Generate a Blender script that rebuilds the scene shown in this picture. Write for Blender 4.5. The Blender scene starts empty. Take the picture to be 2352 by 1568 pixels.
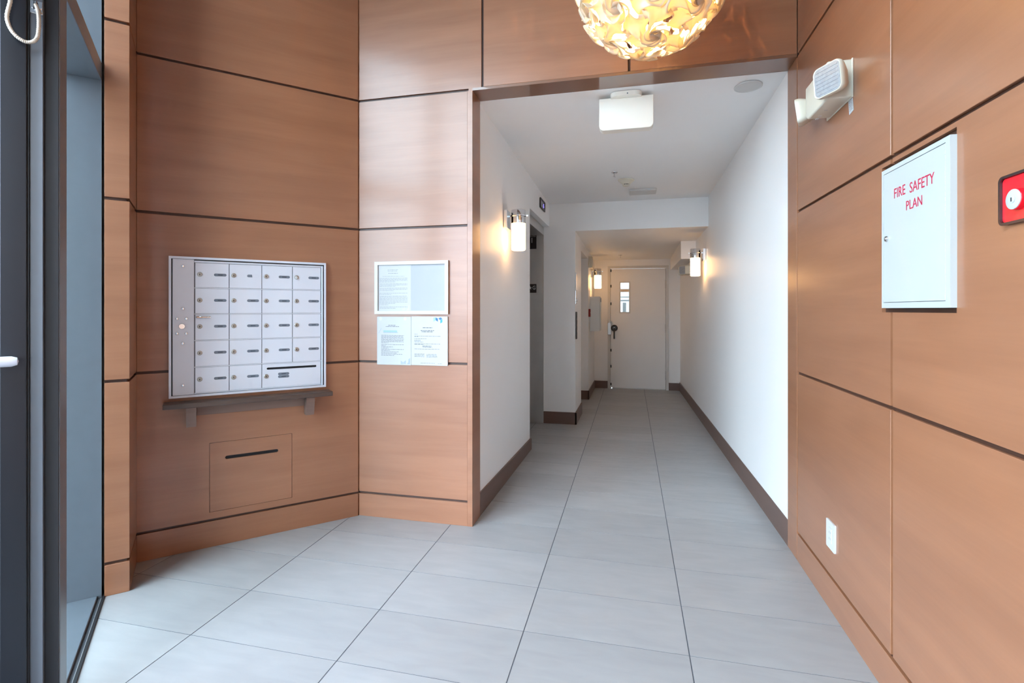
import bpy, bmesh, math, random
from mathutils import Matrix, Vector

random.seed(7)
SC = bpy.context.scene
COL = SC.collection
S2 = 2 ** -.5
PI = math.pi

# ------------------------------------------------------------------ camera
cam_d = bpy.data.cameras.new('camera')
cam = bpy.data.objects.new('camera', cam_d)
COL.objects.link(cam)
YAW = math.radians(13.23)
cam.location = (0, 0, 1.32)
cam.rotation_euler = (PI / 2, 0, YAW)
cam_d.sensor_width = 36
cam_d.lens = 36 * 1157 / 2352
cam_d.shift_y = -73 / 2352
cam_d.clip_start = 0.02
SC.camera = cam

# ------------------------------------------------------------------ world, exposure
SKY = 11.5
PENDANT_W = 1100
SCONCE_E = 10.0
w = bpy.data.worlds.new('sky')
SC.world = w
w.use_nodes = True
bg = w.node_tree.nodes['Background']
bg.inputs[0].default_value = (0.70, 0.84, 1.0, 1)
bg.inputs[1].default_value = SKY
vs = SC.view_settings
vs.view_transform = 'Standard'
vs.look = 'None'
vs.exposure = 0.40
vs.gamma = 1.0
vs.use_curve_mapping = False
SC.cycles.use_denoising = True
SC.cycles.max_bounces = 6
SC.cycles.diffuse_bounces = 4
SC.cycles.glossy_bounces = 2
SC.cycles.transparent_max_bounces = 12
SC.cycles.use_adaptive_sampling = True
SC.cycles.adaptive_threshold = .13
SC.cycles.use_light_tree = False
SC.cycles.caustics_reflective = False
SC.cycles.caustics_refractive = False
SC.cycles.sample_clamp_indirect = 12

# sampling portal over the glazed front (gives off no light itself, it only guides the daylight sampling)
pd = bpy.data.lights.new('window_portal', 'AREA')
pd.shape = 'RECTANGLE'; pd.size = 4.6; pd.size_y = 3.70
pd.cycles.is_portal = True
po_ = bpy.data.objects.new('window_portal', pd)
COL.objects.link(po_)
po_.matrix_world = (Matrix.Translation((-S2 * .383, -S2 * .383, 0)) @ Matrix.Rotation(math.radians(135), 4, 'Z')
                    @ Matrix.Translation((.67, .175, 1.86)) @ Matrix.Rotation(math.radians(-90), 4, 'X'))

# ------------------------------------------------------------------ materials
def new_mat(name):
    m = bpy.data.materials.new(name)
    m.use_nodes = True
    nt = m.node_tree
    return m, nt, nt.nodes['Principled BSDF'], nt.nodes, nt.links

def setp(p, **k):
    names = dict(col='Base Color', rough='Roughness', metal='Metallic', spec='Specular IOR Level', coat='Coat Weight',
                 coatr='Coat Roughness', ecol='Emission Color', estr='Emission Strength', trans='Transmission Weight', ior='IOR', alpha='Alpha')
    for a, v in k.items():
        if isinstance(v, tuple) and len(v) == 3:
            v = (*v, 1)
        p.inputs[names[a]].default_value = v

def plain(name, col, rough=.5, noise=.06, nscale=30, bump=0.0, **k):
    """paint, plastic or metal with a little tonal unevenness"""
    m, nt, p, N, L = new_mat(name)
    setp(p, col=col, rough=rough, **k)
    tc = N.new('ShaderNodeTexCoord')
    nz = N.new('ShaderNodeTexNoise')
    nz.inputs['Scale'].default_value = nscale
    nz.inputs['Detail'].default_value = 1
    L.new(tc.outputs['Object'], nz.inputs['Vector'])
    mx = N.new('ShaderNodeMix'); mx.data_type = 'RGBA'
    mx.inputs[6].default_value = (*[c * (1 - noise) for c in col], 1)
    mx.inputs[7].default_value = (*[min(1, c * (1 + noise)) for c in col], 1)
    L.new(nz.outputs['Fac'], mx.inputs[0])
    L.new(mx.outputs[2], p.inputs['Base Color'])
    if bump:
        b = N.new('ShaderNodeBump'); b.inputs['Strength'].default_value = bump; b.inputs['Distance'].default_value = .002
        L.new(nz.outputs['Fac'], b.inputs['Height']); L.new(b.outputs[0], p.inputs['Normal'])
    return m

def wood(name, c1, c2, rough=.36, coat=.35, coatr=.13):
    m, nt, p, N, L = new_mat(name)
    setp(p, rough=rough, coat=coat, coatr=coatr)
    p.inputs['Coat IOR'].default_value = 1.45
    tc = N.new('ShaderNodeTexCoord')
    oi = N.new('ShaderNodeObjectInfo')
    add = N.new('ShaderNodeVectorMath'); add.operation = 'ADD'
    sc = N.new('ShaderNodeVectorMath'); sc.operation = 'SCALE'; sc.inputs[3].default_value = 7.3
    comb = N.new('ShaderNodeCombineXYZ')
    for i in range(3):
        L.new(oi.outputs['Random'], comb.inputs[i])
    L.new(comb.outputs[0], sc.inputs[0]); L.new(tc.outputs['Object'], add.inputs[0]); L.new(sc.outputs[0], add.inputs[1])
    def grain(sx, sz, detail, dist):
        mp = N.new('ShaderNodeMapping'); mp.inputs['Scale'].default_value = (sx, sx, sz)
        nz = N.new('ShaderNodeTexNoise'); nz.inputs['Scale'].default_value = 1; nz.inputs['Detail'].default_value = detail
        nz.inputs['Distortion'].default_value = dist
        L.new(add.outputs[0], mp.inputs[0]); L.new(mp.outputs[0], nz.inputs['Vector'])
        return nz.outputs['Fac']
    g1 = grain(1.3, 11, 2, .4); g2 = grain(5, 110, 2, .2)
    ma = N.new('ShaderNodeMath'); ma.operation = 'MULTIPLY_ADD'; ma.inputs[1].default_value = .22
    mb = N.new('ShaderNodeMath'); mb.operation = 'MULTIPLY'; mb.inputs[1].default_value = .78
    L.new(g1, mb.inputs[0]); L.new(g2, ma.inputs[0]); L.new(mb.outputs[0], ma.inputs[2])
    rp = N.new('ShaderNodeValToRGB')
    rp.color_ramp.elements[0].position = .3; rp.color_ramp.elements[0].color = (*c1, 1)
    rp.color_ramp.elements[1].position = .7; rp.color_ramp.elements[1].color = (*c2, 1)
    L.new(ma.outputs[0], rp.inputs[0])
    L.new(rp.outputs[0], p.inputs['Base Color'])
    b = N.new('ShaderNodeBump'); b.inputs['Strength'].default_value = .04; b.inputs['Distance'].default_value = .001
    pass
    return m

def tile_mat():
    m, nt, p, N, L = new_mat('porcelain_tile')
    setp(p, rough=.42, spec=.4)
    tc = N.new('ShaderNodeTexCoord'); oi = N.new('ShaderNodeObjectInfo')
    add = N.new('ShaderNodeVectorMath'); add.operation = 'ADD'
    sc = N.new('ShaderNodeMath'); sc.operation = 'MULTIPLY'; sc.inputs[1].default_value = 31
    cb = N.new('ShaderNodeCombineXYZ')
    L.new(oi.outputs['Random'], sc.inputs[0]); L.new(sc.outputs[0], cb.inputs[0]); L.new(sc.outputs[0], cb.inputs[2])
    L.new(tc.outputs['Object'], add.inputs[0]); L.new(cb.outputs[0], add.inputs[1])
    mp = N.new('ShaderNodeMapping'); mp.inputs['Scale'].default_value = (3, 11, 3)
    nz = N.new('ShaderNodeTexNoise'); nz.inputs['Scale'].default_value = 1.6; nz.inputs['Detail'].default_value = 7; nz.inputs['Distortion'].default_value = .5
    L.new(add.outputs[0], mp.inputs[0]); L.new(mp.outputs[0], nz.inputs['Vector'])
    rp = N.new('ShaderNodeValToRGB')
    rp.color_ramp.elements[0].position = .28; rp.color_ramp.elements[0].color = (.340, .340, .345, 1)
    rp.color_ramp.elements[1].position = .72; rp.color_ramp.elements[1].color = (.385, .385, .388, 1)
    L.new(nz.outputs['Fac'], rp.inputs[0])
    hs = N.new('ShaderNodeHueSaturation')
    mr = N.new('ShaderNodeMapRange'); mr.inputs[3].default_value = .95; mr.inputs[4].default_value = 1.05
    L.new(oi.outputs['Random'], mr.inputs[0]); L.new(mr.outputs[0], hs.inputs['Value'])
    L.new(rp.outputs[0], hs.inputs['Color']); L.new(hs.outputs[0], p.inputs['Base Color'])
    return m

def glass_mat(name='clear_glass', tint=(.93, .97, .96)):
    m, nt, p, N, L = new_mat(name)
    N.remove(p)
    tr = N.new('ShaderNodeBsdfTransparent'); tr.inputs[0].default_value = (*tint, 1)
    gl = N.new('ShaderNodeBsdfGlossy'); gl.inputs['Roughness'].default_value = .01
    fr = N.new('ShaderNodeFresnel')
    ge = N.new('ShaderNodeNewGeometry'); mr = N.new('ShaderNodeMapRange'); mr.inputs[3].default_value = 1.5; mr.inputs[4].default_value = 1 / 1.5
    L.new(ge.outputs['Backfacing'], mr.inputs[0]); L.new(mr.outputs[0], fr.inputs[0])     # same reflection on both faces of a pane
    mx = N.new('ShaderNodeMixShader')
    L.new(fr.outputs[0], mx.inputs[0]); L.new(tr.outputs[0], mx.inputs[1]); L.new(gl.outputs[0], mx.inputs[2])
    L.new(mx.outputs[0], N['Material Output'].inputs[0])
    return m

def lamp_petal_mat():
    m, nt, p, N, L = new_mat('translucent_shade_plastic')
    N.remove(p)
    df = N.new('ShaderNodeBsdfDiffuse'); df.inputs[0].default_value = (.92, .89, .84, 1)
    tl = N.new('ShaderNodeBsdfTranslucent'); tl.inputs[0].default_value = (1.0, .86, .60, 1)
    gl = N.new('ShaderNodeBsdfGlossy'); gl.inputs['Roughness'].default_value = .25
    mx = N.new('ShaderNodeMixShader'); mx.inputs[0].default_value = .68
    m2 = N.new('ShaderNodeMixShader'); m2.inputs[0].default_value = .04
    L.new(df.outputs[0], mx.inputs[1]); L.new(tl.outputs[0], mx.inputs[2])
    L.new(mx.outputs[0], m2.inputs[1]); L.new(gl.outputs[0], m2.inputs[2])
    L.new(m2.outputs[0], N['Material Output'].inputs[0])
    return m

def emit(name, col, strength, base=(.8, .8, .8)):
    m, nt, p, N, L = new_mat(name)
    setp(p, col=base, rough=.3, ecol=col, estr=strength)
    return m

WOOD = wood('red_brown_wood_veneer', (.300, .120, .057), (.372, .156, .077), rough=.42, coat=.85, coatr=.20)
WOODB = wood('groove_shade_wood', (.055, .022, .013), (.075, .030, .018), rough=.5, coat=.2)  # shade of the panel grooves put into the backing's colour
WOODG = wood('glossy_soffit_veneer', (.20, .085, .045), (.24, .105, .056), rough=.3, coat=1.0, coatr=.03)
SHELFW = wood('dark_shelf_wood', (.055, .034, .028), (.085, .055, .045), rough=.3, coat=.4)
BRACKW = wood('taupe_brown_wood', (.19, .115, .09), (.23, .145, .115), rough=.45, coat=.1)
BASE = wood('brown_painted_baseboard', (.125, .070, .055), (.15, .085, .068), rough=.4, coat=.1, coatr=.25)
PAINT = plain('white_wall_paint', (.90, .895, .89), .45, .012, 3)
CEIL = plain('white_ceiling_paint', (.90, .90, .895), .6, .012, 3)
TILE = tile_mat()
GROUT = plain('dark_grout', (.10, .11, .13), .8, .15, 60)
BLACKM = plain('charcoal_anodised_aluminium', (.13, .15, .175), .32, .05, 20, spec=.6)
BLACKD = plain('black_door_aluminium', (.010, .012, .017), .34, .05, 20, spec=.4)
GASKET = plain('black_rubber_gasket', (.012, .012, .014), .5, .1, 40)
GLASS = glass_mat()
ALU = plain('silver_anodised_aluminium', (.76, .81, .91), .34, .02, 6, metal=.2)
ALUP = plain('brushed_aluminium_plate', (.70, .75, .84), .28, .05, 5, metal=.15)
CHROME = plain('polished_chrome', (.78, .78, .79), .10, .02, 5, metal=1.0)
STEEL = plain('brushed_stainless_steel', (.60, .58, .56), .33, .06, 9, metal=.75)
LOCKM = plain('worn_lock_brass', (.42, .39, .35), .35, .12, 60, metal=.8)
GREYP = plain('engraved_grey_plastic', (.17, .20, .25), .4, .06, 80)
DARK = plain('black_void', (.006, .006, .009), .7, .1, 20)
WHITEP = plain('white_enamel', (.51, .535, .535), .32, .01, 4)
WHITEF = plain('white_frame_plastic', (.62, .62, .615), .35, .01, 9)
WHITE2 = plain('bright_white_enamel', (.80, .81, .80), .35, .01, 4)
PAPER = plain('white_paper', (.52, .525, .535), .45, .015, 25)
PAPER2 = plain('pale_blue_backing_paper', (.41, .425, .455), .5, .02, 12)
INK = plain('grey_print_ink', (.12, .125, .14), .7, .2, 90)
INKL = plain('faint_grey_ink', (.22, .23, .25), .7, .1, 90)
TEAL = plain('teal_ink', (.05, .35, .42), .6, .1, 50)
BLUEI = plain('blue_ink', (.05, .16, .33), .6, .1, 50)
CYANI = plain('light_cyan_ink', (.30, .58, .66), .6, .1, 50)
SANDI = plain('sand_ink', (.66, .55, .38), .6, .1, 50)
GREYI = plain('blue_grey_ink', (.36, .42, .52), .6, .1, 50)
MINT = plain('pale_mint_highlight', (.33, .50, .48), .6, .05, 50)
SIGNC = plain('ivory_sign_plastic', (.88, .85, .77), .4, .015, 8)
CREAM = plain('cream_plastic', (.68, .645, .54), .38, .02, 8)
LENS = plain('clear_prism_lens', (.46, .48, .51), .12, .25, 70, bump=.6, metal=.35)
REDI = plain('red_print', (.55, .015, .06), .45, .03, 30)
REDP = plain('glossy_red_paint', (.78, .012, .025), .18, .03, 20)
REDD = plain('dark_red_paint', (.30, .02, .02), .3, .03, 20)
BRONZE = plain('dark_bronze_bezel', (.09, .07, .075), .25, .05, 20, metal=.8)
SIGNB = plain('black_sign_plastic', (.018, .012, .012), .35, .1, 30)
SIGNW = plain('white_sign_letters', (.75, .75, .74), .5, .02, 30)
DOORP = plain('off_white_door_paint', (.85, .84, .825), .42, .015, 4)
FRAMEP = plain('grey_white_frame_paint', (.66, .645, .62), .42, .02, 6)
BLACKP = plain('black_plastic', (.018, .018, .02), .38, .1, 40)
GRILLE = plain('off_white_grille', (.66, .655, .64), .6, .03, 8)
PAVE = plain('grey_pavement', (.16, .16, .165), .9, .2, 4)
HEDGEM = plain('hedge_leaves', (.10, .13, .06), .8, .5, 40)
ORANGEM = plain('orange_painted_beam', (.62, .25, .08), .6, .1, 10)
SHADEG = emit('warm_lit_opal_glass', (1.0, .54, .21), SCONCE_E, (.9, .88, .84))
DISP = emit('violet_display_digit', (.22, .18, 1.0), 2.5, (.1, .1, .2))
DISPBG = plain('violet_grey_display_glass', (.10, .09, .15), .15, .05, 30)
PETAL = lamp_petal_mat()
BULB = emit('warm_bulb', (1.0, .70, .36), 14, (.9, .9, .9))
ARMOUR = plain('beige_armoured_cable', (.62, .55, .45), .35, .1, 200, metal=.4)

# ------------------------------------------------------------------ mesh helpers
class MB:
    def __init__(self):
        self.bm = bmesh.new()
        self.mi = 0
    def _add(self, other):
        me = bpy.data.meshes.new('tmp')
        for f in other.faces:
            f.material_index = self.mi
        other.to_mesh(me); other.free()
        n0 = len(self.bm.faces)
        self.bm.from_mesh(me)
        bpy.data.meshes.remove(me)
        return self
    def mat(self, i):
        self.mi = i
        return self
    def box(self, x0, x1, y0, y1, z0, z1, bev=0, seg=1):
        b = bmesh.new()
        M = Matrix.Translation(((x0 + x1) / 2, (y0 + y1) / 2, (z0 + z1) / 2)) @ Matrix.Diagonal((abs(x1 - x0), abs(y1 - y0), abs(z1 - z0), 1))
        bmesh.ops.create_cube(b, size=1, matrix=M)
        if bev:
            bmesh.ops.bevel(b, geom=list(b.edges), offset=bev, segments=seg, profile=.5, affect='EDGES')
        return self._add(b)
    def prism(self, poly, z0, z1):
        """poly: list of (x, y); z0/z1 numbers or functions of (x, y)"""
        f0 = z0 if callable(z0) else (lambda x, y: z0)
        f1 = z1 if callable(z1) else (lambda x, y: z1)
        b = bmesh.new()
        lo = [b.verts.new((x, y, f0(x, y))) for x, y in poly]
        hi = [b.verts.new((x, y, f1(x, y))) for x, y in poly]
        n = len(poly)
        b.faces.new(lo); b.faces.new(hi)
        for i in range(n):
            b.faces.new((lo[i], lo[(i + 1) % n], hi[(i + 1) % n], hi[i]))
        bmesh.ops.recalc_face_normals(b, faces=list(b.faces))
        return self._add(b)
    def plate(self, outer, holes, y0, y1, bev=0):
        """outline(s) in (x, z) pushed from y0 (front) to y1 (back)"""
        b = bmesh.new()
        for loop in [outer] + list(holes):
            lp_ = [q for i, q in enumerate(loop) if math.dist(q, loop[i - 1]) > 1e-6]
            vs_ = [b.verts.new((x, y0, z)) for x, z in lp_]
            for i in range(len(vs_)):
                b.edges.new((vs_[i], vs_[(i + 1) % len(vs_)]))
        bmesh.ops.triangle_fill(b, use_beauty=True, use_dissolve=False, edges=list(b.edges))
        r = bmesh.ops.extrude_face_region(b, geom=list(b.faces))
        bmesh.ops.translate(b, verts=[v for v in r['geom'] if isinstance(v, bmesh.types.BMVert)], vec=(0, y1 - y0, 0))
        bmesh.ops.recalc_face_normals(b, faces=list(b.faces))
        return self._add(b)
    def cyl(self, p0, p1, r0, r1=None, n=24, caps=True):
        r1 = r0 if r1 is None else r1
        p0, p1 = Vector(p0), Vector(p1)
        d = p1 - p0
        b = bmesh.new()
        q = Vector((0, 0, 1)).rotation_difference(d.normalized()).to_matrix().to_4x4()
        bmesh.ops.create_cone(b, cap_ends=caps, segments=n, radius1=max(r0, 1e-5), radius2=max(r1, 1e-5), depth=d.length,
                              matrix=Matrix.Translation((p0 + p1) / 2) @ q)
        return self._add(b)
    def lathe(self, prof, centre, axis=(0, 0, 1), n=28):
        """prof: list of (radius, height along axis)"""
        q = Vector((0, 0, 1)).rotation_difference(Vector(axis).normalized()).to_matrix()
        c = Vector(centre)
        b = bmesh.new()
        rings = []
        for r, h in prof:
            rings.append([b.verts.new(c + q @ Vector((max(r, 1e-5) * math.cos(2 * PI * i / n), max(r, 1e-5) * math.sin(2 * PI * i / n), h))) for i in range(n)])
        for a, d in zip(rings, rings[1:]):
            for i in range(n):
                b.faces.new((a[i], a[(i + 1) % n], d[(i + 1) % n], d[i]))
        if prof[0][0] > 1e-4: b.faces.new(rings[0])
        if prof[-1][0] > 1e-4: b.faces.new(rings[-1])
        bmesh.ops.recalc_face_normals(b, faces=list(b.faces))
        return self._add(b)
    def tube(self, pts, r, n=10, closed=False):
        pts = [Vector(p) for p in pts]
        b = bmesh.new()
        rings = []
        up = Vector((.13, .31, .94)).normalized()
        m = len(pts)
        for i, p in enumerate(pts):
            a = pts[(i - 1) % m] if (closed or i > 0) else p
            c = pts[(i + 1) % m] if (closed or i < m - 1) else p
            t = (c - a).normalized()
            u = t.cross(up)
            if u.length < 1e-3: u = t.cross(Vector((1, 0, 0)))
            u.normalize(); v = t.cross(u)
            rr = r(i / (m - 1)) if callable(r) else r
            rings.append([b.verts.new(p + (u * math.cos(2 * PI * k / n) + v * math.sin(2 * PI * k / n)) * rr) for k in range(n)])
        rng = range(m) if closed else range(m - 1)
        for i in rng:
            a, d = rings[i], rings[(i + 1) % m]
            for k in range(n):
                b.faces.new((a[k], a[(k + 1) % n], d[(k + 1) % n], d[k]))
        if not closed:
            b.faces.new(rings[0]); b.faces.new(rings[-1])
        bmesh.ops.recalc_face_normals(b, faces=list(b.faces))
        return self._add(b)
    def text(self, body, size, cx, y, cz, depth=.0006, sx=1.0):
        cu = bpy.data.curves.new('t', 'FONT')
        cu.body = body; cu.size = size; cu.align_x = 'CENTER'; cu.align_y = 'CENTER'; cu.extrude = depth / 2; cu.resolution_u = 3
        ob = bpy.data.objects.new('t', cu)
        COL.objects.link(ob)
        me = bpy.data.meshes.new_from_object(ob.evaluated_get(bpy.context.evaluated_depsgraph_get()))
        me.transform(Matrix.Translation((cx, y, cz)) @ Matrix(((sx, 0, 0, 0), (0, 0, -1, 0), (0, 1, 0, 0), (0, 0, 0, 1))))
        b = bmesh.new(); b.from_mesh(me)
        bpy.data.objects.remove(ob); bpy.data.curves.remove(cu); bpy.data.meshes.remove(me)
        return self._add(b)
    def xform(self, M):
        bmesh.ops.transform(self.bm, matrix=M, verts=list(self.bm.verts))
        return self
    def build(self, name, mats, parent=None, mtx=None, smooth=False):
        me = bpy.data.meshes.new(name)
        if smooth:
            for f in self.bm.faces: f.smooth = True
        self.bm.to_mesh(me); self.bm.free()
        for m in (mats if isinstance(mats, (list, tuple)) else [mats]):
            me.materials.append(m)
        if smooth:
            try: me.set_sharp_from_angle(angle=math.radians(40))
            except Exception: pass
        return link(name, me, parent, mtx)

def link(name, data, parent=None, mtx=None):
    o = bpy.data.objects.new(name, data)
    COL.objects.link(o)
    if parent is not None: o.parent = parent
    if mtx is not None: o.matrix_local = mtx
    return o

def tag(o, label=None, cat=None, group=None, kind=None):
    if label: o['label'] = label
    if cat: o['category'] = cat
    if group: o['group'] = group
    if kind: o['kind'] = kind
    return o

def thing(name, label, cat, mtx, group=None):
    return tag(link(name, None, None, mtx), label, cat, group)

def struct(name, mtx=None, label=None):
    return tag(link(name, None, None, mtx), label, kind='structure')

def copy_tree(o, parent=None):
    c = o.copy(); COL.objects.link(c)
    if parent is not None: c.parent = parent
    for ch in list(o.children): copy_tree(ch, c)
    return c

def fr(x, y, z, deg):
    return Matrix.Translation((x, y, z)) @ Matrix.Rotation(math.radians(deg), 4, 'Z')
# wall frames: local x runs to the right along the wall, local y goes INTO the wall, z up
F_BACK = fr(0, 2.927, 0, 0)
F_RIGHT = fr(.855, 0, 0, -90)                                   # local x = -Y
F_MAIL = fr(-S2 * 3.265, S2 * 3.265, 0, 45)                     # local x = distance c from the camera's foot
F_PIL = fr(-S2 * 2.955, S2 * 2.955, 0, 45)
F_FRONT = fr(-S2 * .383, -S2 * .383, 0, 135)                    # storefront: local x = t
def at(F, x, y, z): return F @ Matrix.Translation((x, y, z))

def rrect(x0, x1, z0, z1, r, n=5):
    out = []
    for cx, cz, a0 in ((x1 - r, z1 - r, 0), (x0 + r, z1 - r, 90), (x0 + r, z0 + r, 180), (x1 - r, z0 + r, 270)):
        for i in range(n + 1):
            a = math.radians(a0 + 90 * i / n)
            out.append((cx + r * math.cos(a), cz + r * math.sin(a)))
    return out
def rect(x0, x1, z0, z1): return [(x0, z0), (x1, z0), (x1, z1), (x0, z1)]
def circ(cx, cz, r, n=16): return [(cx + r * math.cos(2 * PI * i / n), cz + r * math.sin(2 * PI * i / n)) for i in range(n)]

ZC = 3.75                                                       # lobby ceiling
G = .007                                                        # half a panel joint
Z1, Z2, Z3, Z4 = .149, .989, 1.834, 2.659                       # heights of the horizontal joints

# ================================================================== the setting
# ---- floor
floor = tag(MB().prism([(-3.4, 2.1), (-2.4, 3.1), (-1.6, 3.1), (-1.6, 9.4), (1.1, 9.4), (1.1, -1.9)], -.06, -.0012).build('floor', GROUT), kind='structure')
xs = [-3.049, -2.394, -1.739, -1.075, -.427, .220, .873]
ys = [2.026 - .333 * k for k in range(11, -1, -1)] + [2.359, 2.692, 3.025, 3.358, 3.68, 3.995, 4.297]
while ys[-1] < 8.62: ys.append(ys[-1] + .307)
def clip(poly, nx, ny, c):
    out = []
    for i, p in enumerate(poly):
        q = poly[(i + 1) % len(poly)]
        dp, dq = nx * p[0] + ny * p[1] - c, nx * q[0] + ny * q[1] - c
        if dp >= 0: out.append(p)
        if dp * dq < 0:
            t = dp / (dp - dq); out.append((p[0] + (q[0] - p[0]) * t, p[1] + (q[1] - p[1]) * t))
    return out
for i in range(len(xs) - 1):
    for j in range(len(ys) - 1):
        x0, x1, y0, y1 = xs[i] + .0022, xs[i + 1] - .0022, ys[j] + .0018, ys[j + 1] - .0018
        if y0 > 2.95 and x1 < -1.1 and not (x1 > -1.2 and 4.3 < y0 < 6): continue
        po = clip([(x0, y0), (x1, y0), (x1, y1), (x0, y1)], S2, S2, -.386)
        if po and y0 < 2.95: po = clip(po, S2, -S2, -3.35)
        if len(po) < 3: continue
        a = sum(po[k][0] * po[(k + 1) % len(po)][1] - po[(k + 1) % len(po)][0] * po[k][1] for k in range(len(po))) / 2
        if abs(a) < .002: continue
        MB().prism(po, -.012, 0).build('tile', TILE, floor)

tag(MB().box(-30, 30, -30, 30, -.2, -.1).build('pavement', PAVE), kind='structure')

# ---- outside, unseen: a block added past the storefront's right end to shade the mail wall
tag(MB().box(-4.6, -2.3, 1.15, 4.3, -.1, 14.0).build('added_shade_block', plain('shade_block_grey', (.22, .21, .20), .8, .1, 1), None, F_FRONT), kind='structure')

# ---- lobby ceiling
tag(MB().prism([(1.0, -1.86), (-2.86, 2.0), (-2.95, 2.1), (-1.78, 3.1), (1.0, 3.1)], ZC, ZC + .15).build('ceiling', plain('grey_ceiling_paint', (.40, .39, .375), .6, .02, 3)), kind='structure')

# ---- back wall with the opening to the corridor
wb = struct('wall_back', F_BACK)
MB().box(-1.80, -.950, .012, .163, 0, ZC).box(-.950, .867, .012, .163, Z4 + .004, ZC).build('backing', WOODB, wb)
def panel(parent, x0, x1, z0, z1, y0=0, y1=.012, bev=.0012):
    return MB().box(x0 + G, x1 - G, y0, y1, z0 + G, z1 - G, bev).build('panel', WOOD, parent)
XE = -.936
MB().box(-1.706, XE - .024 - G, 0, .012, 0, Z1 - G, .001).build('plinth', WOOD, wb)
MB().plate([(XE - .024 - G, 0), (XE, 0), (XE, 2.652), (XE - .024 - G, 2.652), (XE - .024 - G, Z1 - G), (XE - .024 - G, Z1 - G - .001)], [], 0, .163).build('edge_trim', WOOD, wb)
for a, b in ((Z1, Z2), (Z2, Z3), (Z3, Z4)):
    panel(wb, -1.706 - G, XE - .024, a, b if b != Z4 else Z4 - .001)
MB().box(XE, .855, 0, .163, 2.652, 2.668).build('soffit_trim', WOODG, wb)
MB().plate([(-1.706, Z4 + G), (XE - .024, Z4 + G), (XE - .024, 2.652), (XE, 2.652), (XE, 2.668), (-.872 - G, 2.668), (-.872 - G, 3.5), (-1.706, 3.5)], [], 0, .012).build('panel', WOOD, wb)
panel(wb, -.872, -.007, 2.662, 3.506); panel(wb, -.007, .855 + G, 2.662, 3.506)
for a, b in ((-1.712, -.872), (-.872, -.007), (-.007, .861)): panel(wb, a, b, 3.506, ZC)

# ---- mail wall (45 degrees) and the hatch opening in it
wm = struct('wall_left', F_MAIL)
HX0, HX1, HZ0, HZ1 = .046, .468, .195, .577
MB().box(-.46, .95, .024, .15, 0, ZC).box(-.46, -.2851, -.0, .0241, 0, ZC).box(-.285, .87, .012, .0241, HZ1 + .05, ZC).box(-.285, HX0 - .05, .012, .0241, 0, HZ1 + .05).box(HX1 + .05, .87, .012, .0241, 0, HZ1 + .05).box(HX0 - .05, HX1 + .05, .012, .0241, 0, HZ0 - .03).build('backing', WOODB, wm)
ML, MR = -.281, .862
MB().box(ML, MR, 0, .012, 0, Z1 - G, .001).build('plinth', WOOD, wm)
MB().plate(rect(ML, MR, Z1 + G, Z2 - G), [rect(HX0 - .0018, HX1 + .0018, HZ0 - .0018, HZ1 + .0018)], 0, .012).build('panel', WOOD, wm)
panel(wm, ML - G, MR + G, Z2, Z3); panel(wm, ML - G, MR + G, Z3, Z4); panel(wm, ML - G, MR + G, Z4, 3.506); panel(wm, ML - G, MR + G, 3.506, ZC)

# ---- pillar beside the storefront
wp = struct('wall_pillar', F_PIL)
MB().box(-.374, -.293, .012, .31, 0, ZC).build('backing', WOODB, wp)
MB().box(-.9, -.384, .0655, .55, -.05, ZC).box(-.384, -.3741, .0655, .31, 0, ZC).build('outer_wall', PAINT, wp)
zz = [-G, Z1, Z2, Z3, Z4, 3.506, ZC]
for k in range(6):
    MB().box(-.374, -.281, 0, .31, zz[k] + G, zz[k + 1] - G, .0015).build('plinth' if k == 0 else 'panel', WOOD, wp)

# ---- right wall, local x = -Y
wr = struct('wall_right', F_RIGHT)
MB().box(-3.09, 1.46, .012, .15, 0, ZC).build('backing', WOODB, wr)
MB().box(-2.927, 1.42, 0, .012, 0, Z1 - G, .001).build('plinth', WOOD, wr)
MB().box(-3.09, -2.933, 0, .012, 0, 2.652, .001).build('edge_trim', WOOD, wr)
xj = [-2.927, -1.941, -.955, .031, 1.42]
CUT = (-2.008, -1.594, 1.311, 1.812)                           # notch for the fire safety cabinet
for i in range(4):
    for k, (a, b) in enumerate(((Z1, Z2), (Z2, Z3), (Z3, Z4), (Z4, 3.506), (3.506, ZC))):
        if k == 1 and i == 0:
            x0, x1 = xj[0] + G, xj[1] - G
            MB().plate([(x0, a + G), (x1, a + G), (x1, CUT[2]), (CUT[0], CUT[2]), (CUT[0], CUT[3]), (x1, CUT[3]), (x1, b - G), (x0, b - G)], [], 0, .012).build('panel', WOOD, wr)
        elif k == 1 and i == 1:
            x0, x1 = xj[1] + G, xj[2] - G
            MB().plate([(x0, a + G), (x1, a + G), (x1, b - G), (x0, b - G), (x0, CUT[3]), (CUT[1], CUT[3]), (CUT[1], CUT[2]), (x0, CUT[2])], [], 0, .012).build('panel', WOOD, wr)
        else:
            panel(wr, xj[i], xj[i + 1], a, b)

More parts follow.
